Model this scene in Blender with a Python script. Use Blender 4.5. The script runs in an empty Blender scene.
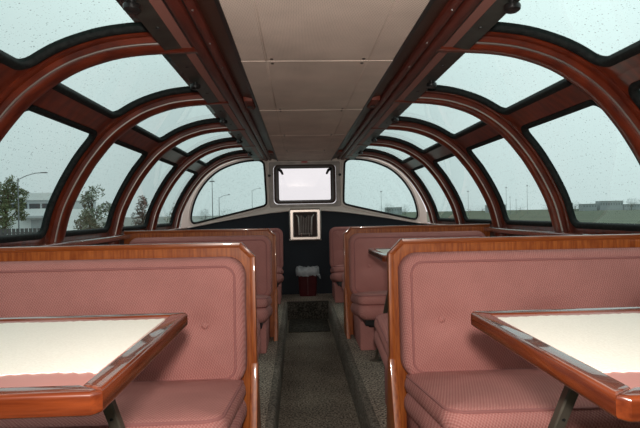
import bpy, bmesh, math, random
from mathutils import Vector, Matrix
random.seed(7)
scene = bpy.context.scene
C = scene.collection
PI = math.pi

# ------------------------------------------------------------------ camera
CAM = Vector((-0.0958, 0.0, 0.9734))
yaw, pitch, roll = 0.045, -0.0016, -0.0186
cd = bpy.data.cameras.new('camera')
cam = bpy.data.objects.new('camera', cd); C.objects.link(cam)
cd.sensor_fit = 'HORIZONTAL'; cd.sensor_width = 36.0; cd.lens = 36.0 * 500 / 640
cd.clip_start = 0.02; cd.clip_end = 6000
f_ = Vector((math.sin(yaw) * math.cos(pitch), math.cos(yaw) * math.cos(pitch), math.sin(pitch)))
r_ = Vector((math.cos(yaw), -math.sin(yaw), 0)); u_ = r_.cross(f_)
r2 = math.cos(roll) * r_ + math.sin(roll) * u_
u2 = -math.sin(roll) * r_ + math.cos(roll) * u_
m = Matrix.Identity(4)
for i in range(3):
    m[i][0] = r2[i]; m[i][1] = u2[i]; m[i][2] = -f_[i]; m[i][3] = CAM[i]
cam.matrix_world = m
scene.camera = cam

# ------------------------------------------------------------------ overcast sky
w = bpy.data.worlds.new('overcast_sky'); scene.world = w; w.use_nodes = True
nt = w.node_tree; nt.nodes.clear()
out = nt.nodes.new('ShaderNodeOutputWorld'); bg = nt.nodes.new('ShaderNodeBackground')
tc = nt.nodes.new('ShaderNodeTexCoord'); sep = nt.nodes.new('ShaderNodeSeparateXYZ')
ramp = nt.nodes.new('ShaderNodeValToRGB')
noi = nt.nodes.new('ShaderNodeTexNoise'); noi.inputs['Scale'].default_value = 2.2; noi.inputs['Detail'].default_value = 4
mixc = nt.nodes.new('ShaderNodeMixRGB'); mixc.blend_type = 'MULTIPLY'; mixc.inputs[0].default_value = 1.0
cl = nt.nodes.new('ShaderNodeMapRange'); cl.inputs[1].default_value = 0.3; cl.inputs[2].default_value = 0.7
cl.inputs[3].default_value = 0.93; cl.inputs[4].default_value = 1.07
nt.links.new(tc.outputs['Generated'], sep.inputs[0]); nt.links.new(sep.outputs['Z'], ramp.inputs[0])
el = ramp.color_ramp.elements
el[0].position = 0.0; el[0].color = (0.70, 0.67, 0.69, 1)
el[1].position = 1.0; el[1].color = (1.62, 1.58, 1.57, 1)
e = el.new(0.25); e.color = (0.86, 0.83, 0.85, 1)
e = el.new(0.55); e.color = (1.22, 1.19, 1.19, 1)
nt.links.new(tc.outputs['Generated'], noi.inputs['Vector']); nt.links.new(noi.outputs['Fac'], cl.inputs[0])
nt.links.new(ramp.outputs[0], mixc.inputs[1]); nt.links.new(cl.outputs[0], mixc.inputs[2])
# the cloud is a little thinner ahead and to the right
dt = nt.nodes.new('ShaderNodeVectorMath'); dt.operation = 'DOT_PRODUCT'; dt.inputs[1].default_value = (0.70, 0.71, 0.0)
az = nt.nodes.new('ShaderNodeMapRange'); az.inputs[1].default_value = -1; az.inputs[2].default_value = 1; az.inputs[3].default_value = 0.52; az.inputs[4].default_value = 1.20
mix2 = nt.nodes.new('ShaderNodeMixRGB'); mix2.blend_type = 'MULTIPLY'; mix2.inputs[0].default_value = 1.0
nt.links.new(tc.outputs['Generated'], dt.inputs[0]); nt.links.new(dt.outputs['Value'], az.inputs[0])
nt.links.new(mixc.outputs[0], mix2.inputs[1]); nt.links.new(az.outputs[0], mix2.inputs[2])
nt.links.new(mix2.outputs[0], bg.inputs[0]); bg.inputs[1].default_value = 1.0
nt.links.new(bg.outputs[0], out.inputs[0])

# the photographer's flash, just above the lens
fl = bpy.data.lights.new('camera_flash', 'SPOT'); fl.energy = 92.0; fl.spot_size = math.radians(125); fl.spot_blend = 0.9; fl.color = (1.0, 0.93, 0.86); fl.shadow_soft_size = 0.035
flo = bpy.data.objects.new('camera_flash', fl); C.objects.link(flo); flo.location = (-0.09, -0.04, 1.10); flo.rotation_euler = (math.radians(90), 0, -yaw)

vs = scene.view_settings
scene.display_settings.display_device = 'sRGB'
vs.view_transform = 'Standard'; vs.look = 'None'; vs.gamma = 1.0; vs.use_curve_mapping = False
vs.exposure = 0.28

# ------------------------------------------------------------------ helpers
def obj(name, bm, mat, parent=None, smooth=True, loc=None):
    me = bpy.data.meshes.new(name)
    bmesh.ops.recalc_face_normals(bm, faces=bm.faces)
    bm.to_mesh(me); bm.free()
    if smooth:
        for p in me.polygons: p.use_smooth = True
        me.set_sharp_from_angle(angle=math.radians(38))
    me.materials.append(mat)
    o = bpy.data.objects.new(name, me); C.objects.link(o)
    if parent: o.parent = parent
    if loc: o.location = loc
    return o

def inst(name, src, parent=None, loc=(0, 0, 0), rot=(0, 0, 0)):
    o = bpy.data.objects.new(name, src.data); C.objects.link(o)
    if parent: o.parent = parent
    o.location = loc; o.rotation_euler = rot
    return o

def tag(o, label, cat=None, group=None, kind=None):
    o['label'] = label
    if cat: o['category'] = cat
    if group: o['group'] = group
    if kind: o['kind'] = kind
    return o

def empty(name, loc=(0, 0, 0), rz=0):
    o = bpy.data.objects.new(name, None); C.objects.link(o)
    o.empty_display_size = 0.05
    o.location = loc; o.rotation_euler = (0, 0, rz)
    return o

def dup(root, loc, rz):
    r = root.copy(); C.objects.link(r); r.location = loc; r.rotation_euler = (0, 0, rz)
    for ch in list(root.children):
        c = ch.copy(); C.objects.link(c); c.parent = r
        for g in list(ch.children):
            d = g.copy(); C.objects.link(d); d.parent = c
    return r

def box(bm, x0, x1, y0, y1, z0, z1, bev=0.0, seg=2):
    vsn = [bm.verts.new((x, y, z)) for x in (x0, x1) for y in (y0, y1) for z in (z0, z1)]
    fs = []
    for q in ((0, 1, 3, 2), (4, 6, 7, 5), (0, 4, 5, 1), (2, 3, 7, 6), (0, 2, 6, 4), (1, 5, 7, 3)):
        fs.append(bm.faces.new([vsn[k] for k in q]))
    if bev > 0:
        es = list({e for f in fs for e in f.edges})
        bmesh.ops.bevel(bm, geom=es, offset=bev, segments=seg, affect='EDGES', profile=0.5)
    return bm

def prism(bm, pts, axis, a0, a1, bev=0.0, seg=2):
    """polygon pts extruded along axis: 'x' (pts are y,z) 'y' (pts are x,z) 'z' (pts are x,y)"""
    def P(p, a):
        return {'x': (a, p[0], p[1]), 'y': (p[0], a, p[1]), 'z': (p[0], p[1], a)}[axis]
    A = [bm.verts.new(P(p, a0)) for p in pts]; B = [bm.verts.new(P(p, a1)) for p in pts]
    n = len(pts); fs = [bm.faces.new(A), bm.faces.new(B[::-1])]
    for i in range(n):
        fs.append(bm.faces.new((A[i], B[i], B[(i + 1) % n], A[(i + 1) % n])))
    if bev > 0:
        es = list(set(fs[0].edges) | set(fs[1].edges))
        bmesh.ops.bevel(bm, geom=es, offset=bev, segments=seg, affect='EDGES', profile=0.5)
    return bm

def tube(bm, path, r, n=8, closed=False, cap=True):
    path = [Vector(p) for p in path]; N = len(path); rings = []
    rr = r if isinstance(r, (list, tuple)) else [r] * N
    ref = None
    for i in range(N):
        a = path[(i - 1) % N] if (closed or i > 0) else path[i]
        b = path[(i + 1) % N] if (closed or i < N - 1) else path[i]
        t = (b - a).normalized()
        if ref is None:
            ref = Vector((0, 0, 1)) if abs(t.z) < 0.9 else Vector((1, 0, 0))
        x = (ref - t * ref.dot(t)).normalized(); ref = x
        y = t.cross(x)
        rings.append([bm.verts.new(path[i] + (x * math.cos(k * 2 * PI / n) + y * math.sin(k * 2 * PI / n)) * rr[i]) for k in range(n)])
    for i in range(N if closed else N - 1):
        A = rings[i]; B = rings[(i + 1) % N]
        for k in range(n):
            bm.faces.new((A[k], A[(k + 1) % n], B[(k + 1) % n], B[k]))
    if cap and not closed:
        bm.faces.new(rings[0][::-1]); bm.faces.new(rings[-1])
    return bm

def lathe(bm, prof, n=16, M=Matrix.Identity(4)):
    rings = [[bm.verts.new(M @ Vector((r * math.cos(k * 2 * PI / n), r * math.sin(k * 2 * PI / n), z))) for k in range(n)] for r, z in prof]
    for A, B in zip(rings, rings[1:]):
        for k in range(n):
            bm.faces.new((A[k], A[(k + 1) % n], B[(k + 1) % n], B[k]))
    bm.faces.new(rings[0][::-1]); bm.faces.new(rings[-1])
    return bm

def rrect(w, h, R, nseg=10, step=0.04):
    """rounded rectangle outline centred on 0, full size w x h, counter-clockwise"""
    R = max(min(R, w / 2 - 1e-5, h / 2 - 1e-5), 1e-5)
    pts = []
    cs = [(w / 2 - R, h / 2 - R, 0), (-w / 2 + R, h / 2 - R, PI / 2), (-w / 2 + R, -h / 2 + R, PI), (w / 2 - R, -h / 2 + R, 1.5 * PI)]
    for i, (cx, cy, a0) in enumerate(cs):
        for k in range(nseg + 1):
            a = a0 + k * PI / 2 / nseg
            pts.append((cx + R * math.cos(a), cy + R * math.sin(a)))
        nx, ny, na = cs[(i + 1) % 4]
        p = pts[-1]; q = (nx + R * math.cos(na), ny + R * math.sin(na))
        L = math.hypot(q[0] - p[0], q[1] - p[1]); n = ns_fixed[i % 2] if ns_fixed else max(1, int(L / step))
        for k in range(1, n):
            pts.append((p[0] + (q[0] - p[0]) * k / n, p[1] + (q[1] - p[1]) * k / n))
    return pts
ns_fixed = None

def pillow(w, h, R, prof, puff=0.0, M=Matrix.Identity(4), dimples=(), rings_in=7):
    """cushion: outline w x h (local x,y), prof = [(inset, z)...] round the rim, then a puffed face"""
    global ns_fixed
    ns_fixed = (max(2, int(w / 0.035)), max(2, int(h / 0.035)))
    bm = bmesh.new(); rings = []
    def ring(ins, z):
        ww, hh = max(w - 2 * ins, 0.004), max(h - 2 * ins, 0.004)
        return [Vector((x, y, z)) for x, y in rrect(ww, hh, R - ins, 6)]
    for ins, z in prof: rings.append(ring(ins, z))
    i0, z0 = prof[-1]; im = min(w, h) / 2 - 0.004
    for k in range(1, rings_in + 1):
        t = k / rings_in
        rings.append(ring(i0 + (im - i0) * t, z0 + puff * (1 - (1 - t) ** 2.2)))
    ns_fixed = None
    vr = []
    for rg in rings:
        for p in rg:
            for dx, dy, amt, sig in dimples:
                if p.z > 0: p.z -= amt * math.exp(-((p.x - dx) ** 2 + (p.y - dy) ** 2) / (2 * sig * sig))
        vr.append([bm.verts.new(M @ p) for p in rg])
    n = len(vr[0])
    for A, B in zip(vr, vr[1:]):
        for k in range(n):
            bm.faces.new((A[k], A[(k + 1) % n], B[(k + 1) % n], B[k]))
    bm.faces.new(vr[-1]); bm.faces.new(vr[0][::-1])
    return bm

# ------------------------------------------------------------------ materials
def mat(name, col, rough=0.5, metal=0.0, spec=0.5, coat=0.0, coat_rough=0.05):
    M = bpy.data.materials.new(name); M.use_nodes = True
    b = M.node_tree.nodes['Principled BSDF']
    b.inputs['Base Color'].default_value = (*col, 1); b.inputs['Roughness'].default_value = rough
    b.inputs['Metallic'].default_value = metal; b.inputs['Specular IOR Level'].default_value = spec
    b.inputs['Coat Weight'].default_value = coat; b.inputs['Coat Roughness'].default_value = coat_rough
    return M

def N(M, typ, **kw):
    n = M.node_tree.nodes.new(typ)
    for k, v in kw.items():
        if k in n.inputs: n.inputs[k].default_value = v
        else: setattr(n, k, v)
    return n
def L(M, a, b): M.node_tree.links.new(a, b)

def noise_mat(name, c1, c2, scale, stretch=(1, 1, 1), rough=0.5, coat=0.0, bump=0.0, lo=0.35, hi=0.65, detail=4, spec=0.5, metal=0.0, coat_rough=0.05):
    M = mat(name, c1, rough, metal, spec, coat, coat_rough); b = M.node_tree.nodes['Principled BSDF']
    t = N(M, 'ShaderNodeTexCoord'); mp = N(M, 'ShaderNodeMapping'); mp.inputs['Scale'].default_value = stretch
    n = N(M, 'ShaderNodeTexNoise', Scale=scale, Detail=detail)
    r = N(M, 'ShaderNodeValToRGB'); r.color_ramp.elements[0].position = lo; r.color_ramp.elements[1].position = hi
    r.color_ramp.elements[0].color = (*c1, 1); r.color_ramp.elements[1].color = (*c2, 1)
    L(M, t.outputs['Object'], mp.inputs[0]); L(M, mp.outputs[0], n.inputs['Vector']); L(M, n.outputs['Fac'], r.inputs[0])
    L(M, r.outputs[0], b.inputs['Base Color'])
    if bump:
        bp = N(M, 'ShaderNodeBump', Strength=bump, Distance=0.002); L(M, n.outputs['Fac'], bp.inputs['Height']); L(M, bp.outputs[0], b.inputs['Normal'])
    return M

MAH_A, MAH_B = (0.072, 0.009, 0.003), (0.165, 0.023, 0.006)
OAK_A, OAK_B = (0.24, 0.048, 0.006), (0.42, 0.112, 0.019)
m_rib = noise_mat('mahogany_varnish', MAH_A, MAH_B, 9, (1, 3, 1), 0.32, 0.6, coat_rough=0.12)
m_rail = noise_mat('dark_red_rail', (0.085, 0.016, 0.010), (0.13, 0.024, 0.014), 12, (4, 0.4, 4), 0.45, 0.12, coat_rough=0.2, spec=0.35)
m_oakv = noise_mat('veneer_vertical_grain', OAK_A, OAK_B, 22, (5, 5, 0.5), 0.42, 0.25, detail=7)
m_oakh = noise_mat('rail_horizontal_grain', OAK_A, (0.31, 0.078, 0.017), 18, (0.5, 6, 6), 0.3, 0.8, detail=7)
m_tabx = noise_mat('table_wood_cross', (0.09, 0.015, 0.004), (0.185, 0.036, 0.009), 14, (0.5, 7, 7), 0.26, 1.0)
m_taby = noise_mat('table_wood_along', (0.09, 0.015, 0.004), (0.185, 0.036, 0.009), 14, (7, 0.5, 7), 0.26, 1.0)
m_ledge = noise_mat('sill_wood', (0.12, 0.022, 0.008), (0.20, 0.042, 0.016), 9, (4, 0.6, 4), 0.2, 1.0)
m_gasket = noise_mat('black_rubber', (0.006, 0.007, 0.007), (0.016, 0.018, 0.017), 60, rough=0.75, spec=0.2)
m_chrome = mat('chrome', (0.62, 0.55, 0.50), 0.34, 1.0)
m_strip = mat('aluminium_strip', (0.50, 0.46, 0.43), 0.36, 1.0)
m_beige = noise_mat('beige_painted_metal', (0.74, 0.67, 0.60), (0.80, 0.73, 0.66), 5, rough=0.42)
m_greyframe = noise_mat('grey_worn_metal', (0.18, 0.165, 0.15), (0.28, 0.255, 0.235), 8, rough=0.4, metal=0.3)
m_darkframe = mat('dark_bronze_frame', (0.055, 0.033, 0.027), 0.55, 0.0, 0.25)
m_navy = noise_mat('navy_wall_covering', (0.013, 0.017, 0.023), (0.025, 0.031, 0.040), 200, rough=0.85, bump=0.3)
m_soffit = mat('dark_brown_gloss_soffit', (0.055, 0.022, 0.014), 0.42, 0.0, 0.3)
m_pinkstrip = mat('dusty_pink_strip', (0.30, 0.125, 0.10), 0.5)
m_bracket = noise_mat('dark_olive_bracket', (0.022, 0.022, 0.018), (0.045, 0.045, 0.038), 20, rough=0.4)
m_black = mat('black_plastic', (0.01, 0.01, 0.01), 0.35)
m_screw = mat('bright_screw', (0.8, 0.78, 0.75), 0.25, 1.0)
m_darkscrew = mat('dark_screw', (0.07, 0.055, 0.045), 0.4, 0.5)
m_lampcase = mat('red_brown_lamp_case', (0.16, 0.03, 0.015), 0.5, 0.0, 0.3)
m_red = mat('red_sign', (0.45, 0.02, 0.02), 0.4)
m_bin = noise_mat('maroon_plastic', (0.06, 0.006, 0.009), (0.08, 0.008, 0.012), 6, rough=0.38)
m_bag = noise_mat('white_bin_liner', (0.24, 0.25, 0.265), (0.40, 0.415, 0.43), 18, rough=0.4, bump=0.6)
m_leg = mat('brushed_steel_leg', (0.17, 0.145, 0.115), 0.4, 0.7)
m_lowwall = noise_mat('brown_lower_wall', (0.07, 0.04, 0.03), (0.09, 0.05, 0.04), 6, rough=0.6)

def fabric(name, A, B):
    M = mat(name, A, 0.9, 0, 0.12); b = M.node_tree.nodes['Principled BSDF']
    t = N(M, 'ShaderNodeTexCoord'); s = N(M, 'ShaderNodeSeparateXYZ'); L(M, t.outputs['Object'], s.inputs[0])
    v = N(M, 'ShaderNodeMath', operation='ADD'); L(M, s.outputs['Y'], v.inputs[0]); L(M, s.outputs['Z'], v.inputs[1])
    def sn(src, k):
        a = N(M, 'ShaderNodeMath', operation='MULTIPLY'); L(M, src, a.inputs[0]); a.inputs[1].default_value = k
        q = N(M, 'ShaderNodeMath', operation='SINE'); L(M, a.outputs[0], q.inputs[0]); return q.outputs[0]
    a1 = N(M, 'ShaderNodeMath', operation='ADD'); L(M, s.outputs['X'], a1.inputs[0]); L(M, v.outputs[0], a1.inputs[1])
    a2 = N(M, 'ShaderNodeMath', operation='SUBTRACT'); L(M, s.outputs['X'], a2.inputs[0]); L(M, v.outputs[0], a2.inputs[1])
    v3 = N(M, 'ShaderNodeMath', operation='MULTIPLY_ADD'); L(M, v.outputs[0], v3.inputs[0]); v3.inputs[1].default_value = -0.35; L(M, s.outputs['X'], v3.inputs[2])
    pr = N(M, 'ShaderNodeMath', operation='ADD'); L(M, sn(a1.outputs[0], 560), pr.inputs[0]); L(M, sn(v3.outputs[0], 700), pr.inputs[1])
    mr = N(M, 'ShaderNodeMapRange'); mr.inputs[1].default_value = -1.4; mr.inputs[2].default_value = 1.4; L(M, pr.outputs[0], mr.inputs[0])
    no = N(M, 'ShaderNodeTexNoise', Scale=5.0, Detail=5.0); L(M, t.outputs['Object'], no.inputs['Vector'])
    nr = N(M, 'ShaderNodeMapRange'); nr.inputs[1].default_value = 0.3; nr.inputs[2].default_value = 0.7; nr.inputs[3].default_value = 0.88; nr.inputs[4].default_value = 1.08
    L(M, no.outputs['Fac'], nr.inputs[0])
    mx = N(M, 'ShaderNodeMixRGB'); mx.inputs[1].default_value = (*A, 1); mx.inputs[2].default_value = (*B, 1); L(M, mr.outputs[0], mx.inputs[0])
    ml = N(M, 'ShaderNodeMixRGB', blend_type='MULTIPLY'); ml.inputs[0].default_value = 1; L(M, mx.outputs[0], ml.inputs[1]); L(M, nr.outputs[0], ml.inputs[2])
    L(M, ml.outputs[0], b.inputs['Base Color'])
    bp = N(M, 'ShaderNodeBump', Strength=0.35, Distance=0.0015); L(M, pr.outputs[0], bp.inputs['Height']); L(M, bp.outputs[0], b.inputs['Normal'])
    return M
m_fab = fabric('pink_woven_upholstery', (0.405, 0.155, 0.135), (0.525, 0.245, 0.222))
m_pipe = mat('pink_piping', (0.34, 0.13, 0.12), 0.8)
m_pinktop = mat('pink_laminate', (0.50, 0.20, 0.17), 0.35)

def carpet(name, A, B, sc):
    M = mat(name, A, 0.95, 0, 0.1); b = M.node_tree.nodes['Principled BSDF']
    t = N(M, 'ShaderNodeTexCoord'); n1 = N(M, 'ShaderNodeTexNoise', Scale=sc, Detail=2.0); n2 = N(M, 'ShaderNodeTexNoise', Scale=3.0, Detail=3.0)
    L(M, t.outputs['Object'], n1.inputs['Vector']); L(M, t.outputs['Object'], n2.inputs['Vector'])
    r = N(M, 'ShaderNodeValToRGB'); r.color_ramp.elements[0].position = 0.36; r.color_ramp.elements[1].position = 0.64
    r.color_ramp.elements[0].color = (*A, 1); r.color_ramp.elements[1].color = (*B, 1); L(M, n1.outputs['Fac'], r.inputs[0])
    nr = N(M, 'ShaderNodeMapRange'); nr.inputs[1].default_value = 0.3; nr.inputs[2].default_value = 0.7; nr.inputs[3].default_value = 0.7; nr.inputs[4].default_value = 1.15
    L(M, n2.outputs['Fac'], nr.inputs[0])
    ml = N(M, 'ShaderNodeMixRGB', blend_type='MULTIPLY'); ml.inputs[0].default_value = 1; L(M, r.outputs[0], ml.inputs[1]); L(M, nr.outputs[0], ml.inputs[2])
    L(M, ml.outputs[0], b.inputs['Base Color'])
    bp = N(M, 'ShaderNodeBump', Strength=0.8, Distance=0.004); L(M, n1.outputs['Fac'], bp.inputs['Height']); L(M, bp.outputs[0], b.inputs['Normal'])
    return M
m_carpet = carpet('speckled_grey_carpet', (0.07, 0.055, 0.043), (0.52, 0.43, 0.35), 90)
m_runner = carpet('dark_aisle_carpet', (0.07, 0.055, 0.042), (0.30, 0.245, 0.195), 95)
m_kerb = carpet('kerb_carpet', (0.09, 0.076, 0.062), (0.24, 0.205, 0.17), 80)
m_mat = carpet('dark_mat_carpet', (0.018, 0.015, 0.012), (0.085, 0.073, 0.06), 60)

def perforated():
    M = mat('perforated_ceiling_metal', (0.4, 0.34, 0.3), 0.65, 0.0, 0.2); b = M.node_tree.nodes['Principled BSDF']
    t = N(M, 'ShaderNodeTexCoord'); s = N(M, 'ShaderNodeSeparateXYZ'); L(M, t.outputs['Object'], s.inputs[0])
    def sn(src, k):
        a = N(M, 'ShaderNodeMath', operation='MULTIPLY'); L(M, src, a.inputs[0]); a.inputs[1].default_value = k
        q = N(M, 'ShaderNodeMath', operation='SINE'); L(M, a.outputs[0], q.inputs[0]); return q.outputs[0]
    pr = N(M, 'ShaderNodeMath', operation='MULTIPLY'); L(M, sn(s.outputs['X'], 600), pr.inputs[0]); L(M, sn(s.outputs['Y'], 600), pr.inputs[1])
    r = N(M, 'ShaderNodeValToRGB'); r.color_ramp.elements[0].position = 0.25; r.color_ramp.elements[1].position = 0.55
    r.color_ramp.elements[0].color = (0.80, 0.675, 0.59, 1); r.color_ramp.elements[1].color = (0.40, 0.33, 0.285, 1); L(M, pr.outputs[0], r.inputs[0])
    no = N(M, 'ShaderNodeTexNoise', Scale=4.0, Detail=4.0); L(M, t.outputs['Object'], no.inputs['Vector'])
    nr = N(M, 'ShaderNodeMapRange'); nr.inputs[1].default_value = 0.3; nr.inputs[2].default_value = 0.7; nr.inputs[3].default_value = 0.85; nr.inputs[4].default_value = 1.05
    L(M, no.outputs['Fac'], nr.inputs[0])
    ml = N(M, 'ShaderNodeMixRGB', blend_type='MULTIPLY'); ml.inputs[0].default_value = 1; L(M, r.outputs[0], ml.inputs[1]); L(M, nr.outputs[0], ml.inputs[2])
    L(M, ml.outputs[0], b.inputs['Base Color'])
    return M
m_perf = perforated()

def glass(name, tint, drops=True):
    M = bpy.data.materials.new(name); M.use_nodes = True; t = M.node_tree; t.nodes.clear()
    o = N(M, 'ShaderNodeOutputMaterial'); tr = N(M, 'ShaderNodeBsdfTransparent'); gl = N(M, 'ShaderNodeBsdfGlossy', Roughness=0.02)
    gl.inputs['Color'].default_value = (1, 1, 1, 1)
    lw = N(M, 'ShaderNodeLayerWeight', Blend=0.5)
    pw = N(M, 'ShaderNodeMath', operation='POWER'); L(M, lw.outputs['Facing'], pw.inputs[0]); pw.inputs[1].default_value = 4.0
    ma = N(M, 'ShaderNodeMath', operation='MULTIPLY_ADD'); L(M, pw.outputs[0], ma.inputs[0]); ma.inputs[1].default_value = 0.6; ma.inputs[2].default_value = 0.04
    mx = N(M, 'ShaderNodeMixShader'); L(M, ma.outputs[0], mx.inputs[0]); L(M, tr.outputs[0], mx.inputs[1]); L(M, gl.outputs[0], mx.inputs[2])
    if drops:
        tc = N(M, 'ShaderNodeTexCoord')
        col = None
        for sc, th, dk in ((62, 0.19, 0.62), (130, 0.25, 0.80)):
            v = N(M, 'ShaderNodeTexVoronoi', Scale=sc); L(M, tc.outputs['Object'], v.inputs['Vector'])
            # only some cells carry a drop
            sp = N(M, 'ShaderNodeSeparateXYZ'); L(M, v.outputs['Color'], sp.inputs[0])
            sel = N(M, 'ShaderNodeMath', operation='GREATER_THAN'); L(M, sp.outputs[0], sel.inputs[0]); sel.inputs[1].default_value = 0.55
            rr = N(M, 'ShaderNodeMath', operation='LESS_THAN'); L(M, v.outputs['Distance'], rr.inputs[0]); rr.inputs[1].default_value = th
            an = N(M, 'ShaderNodeMath', operation='MULTIPLY'); L(M, sel.outputs[0], an.inputs[0]); L(M, rr.outputs[0], an.inputs[1])
            mc = N(M, 'ShaderNodeMixRGB', blend_type='MULTIPLY'); L(M, an.outputs[0], mc.inputs[0])
            if col is None: mc.inputs[1].default_value = (*tint, 1)
            else: L(M, col, mc.inputs[1])
            mc.inputs[2].default_value = (dk, dk, dk, 1); col = mc.outputs[0]
        L(M, col, tr.inputs['Color'])
    else:
        tr.inputs['Color'].default_value = (*tint, 1)
    L(M, mx.outputs[0], o.inputs['Surface'])
    return M
m_glass = glass('tinted_green_glass', (0.60, 0.79, 0.755))
m_glass2 = glass('tinted_green_glass_plate', (0.60 ** 0.5, 0.79 ** 0.5, 0.755 ** 0.5))
m_clear = glass('clear_door_glass', (0.98, 0.98, 0.98), False)

# ------------------------------------------------------------------ layout constants
RIB0, SP = 1.985, 0.929
RIBS = [RIB0 + SP * k for k in range(-4, 5)]       # -1.73 ... 5.70
Y_BACK, Y_END = RIBS[0] - 0.15, 6.05
FLOOR_DROP = -0.18

# inner profile of the arched ribs: (distance from centre line, height)
prof_pts = [(1.462, 0.66), (1.445, 0.78), (1.425, 0.88), (1.392, 1.00), (1.345, 1.105), (1.292, 1.20), (1.225, 1.300), (1.115, 1.425), (0.97, 1.528), (0.83, 1.582), (0.71, 1.604), (0.58, 1.612), (0.46, 1.615), (0.34, 1.617)]
def catmull(P, n=14):
    o = []
    Q = [P[0]] + P + [P[-1]]
    for i in range(1, len(Q) - 2):
        p0, p1, p2, p3 = [Vector(q) for q in Q[i - 1:i + 3]]
        for k in range(n):
            t = k / n
            o.append(0.5 * ((2 * p1) + (p2 - p0) * t + (2 * p0 - 5 * p1 + 4 * p2 - p3) * t * t + (3 * p1 - p0 - 3 * p2 + p3) * t ** 3))
    o.append(Vector(P[-1])); return o
PR = catmull(prof_pts)
ARC = [0.0]
for a, b in zip(PR, PR[1:]): ARC.append(ARC[-1] + (b - a).length)
def at_s(s):
    s = max(0.0, min(ARC[-1] - 1e-6, s))
    lo, hi = 0, len(ARC) - 1
    while hi - lo > 1:
        md = (lo + hi) // 2
        if ARC[md] <= s: lo = md
        else: hi = md
    t = (s - ARC[lo]) / (ARC[hi] - ARC[lo])
    p = PR[lo].lerp(PR[hi], t)
    a = at_raw(s - 0.02); b = at_raw(s + 0.02); d = (b - a).normalized()
    return p, Vector((-abs(d.y), -abs(d.x)))       # inward normal (towards centre and down)
def at_raw(s):
    s = max(0.0, min(ARC[-1] - 1e-6, s)); lo, hi = 0, len(ARC) - 1
    while hi - lo > 1:
        md = (lo + hi) // 2
        if ARC[md] <= s: lo = md
        else: hi = md
    return PR[lo].lerp(PR[hi], (s - ARC[lo]) / (ARC[hi] - ARC[lo]))
def s_at_z(z): return min(zip(ARC, PR), key=lambda q: abs(q[1].y - z))[0]
def s_at_x(x): return min(zip(ARC, PR), key=lambda q: abs(q[1].x - x))[0]
DEP = 0.062        # the ribs stand this far proud of the shell
def surf(side, s, y, n=0.0):
    p, nn = at_s(s)
    q = p - nn * (DEP - n)
    return Vector((side * q.x, y, q.y))

S_SILL, S_TOP = s_at_z(0.83), s_at_x(0.555)
S_C0, S_C1 = s_at_x(1.155), s_at_x(1.045)          # crossbar between side and roof windows
S_RAIL = s_at_x(0.47)

# ------------------------------------------------------------------ floor
bm = bmesh.new()
box(bm, -1.5, -0.245, Y_BACK, 5.53, -0.40, 0.0); box(bm, 0.245, 1.5, Y_BACK, 5.53, -0.40, 0.0); box(bm, -1.5, 1.5, 5.53, Y_END, -0.40, 0.0)
fl_o = tag(obj('floor', bm, m_carpet, smooth=False), 'raised speckled grey carpet platforms carrying the benches', kind='structure')
bm = bmesh.new(); box(bm, -0.30, 0.30, Y_BACK, 5.52, -0.45, FLOOR_DROP)
tag(obj('floor_aisle', bm, m_runner, smooth=False), 'dark carpet floor of the sunken centre aisle', kind='structure')
for sd, nm in ((-1, 'left'), (1, 'right')):
    bm = bmesh.new()
    prism(bm, [(sd * 0.25, -0.0), (sd * 0.25, FLOOR_DROP), (sd * 0.222, FLOOR_DROP), (sd * 0.222, -0.012), (sd * 0.228, -0.001), (sd * 0.236, 0.003), (sd * 0.262, 0.003), (sd * 0.262, 0.0)], 'y', Y_BACK, 5.49)
    tag(obj('trim_kerb_' + nm, bm, m_kerb), f'pale carpeted kerb edging the {nm} side of the sunken aisle', kind='structure')
bm = bmesh.new()
prism(bm, [(5.54, 0.002), (5.47, 0.002), (5.46, -0.01), (5.45, FLOOR_DROP), (5.54, FLOOR_DROP)], 'x', -0.226, 0.226)
tag(obj('floor_step', bm, m_mat), 'dark carpeted step riser at the far end of the aisle', kind='structure')

bm = bmesh.new(); prism(bm, [(x, y + 5.14) for x, y in rrect(0.41, 0.58, 0.01, 4, 0.5)], 'z', FLOOR_DROP, FLOOR_DROP + 0.008, 0.002, 1)
tag(obj('door_mat', bm, m_mat), 'darker mat at the far end of the aisle before the step', 'mat')

# ------------------------------------------------------------------ side walls and sills
for sd, nm in ((-1, 'left'), (1, 'right')):
    bm = bmesh.new(); box(bm, min(sd * 1.50, sd * 1.56), max(sd * 1.50, sd * 1.56), Y_BACK, Y_END + 0.1, -0.5, 0.84)
    tag(obj('wall_' + nm, bm, m_lowwall, smooth=False), f'brown lower side wall beneath the {nm} windows', kind='structure')
    bm = bmesh.new()
    a, b = sorted((sd * 1.405, sd * 1.53))
    box(bm, a, b, Y_BACK, Y_END, 0.80, 0.838, 0.008)
    tag(obj('trim_sill_' + nm, bm, m_ledge), f'glossy red wooden sill ledge under the {nm} windows', kind='structure')

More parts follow.
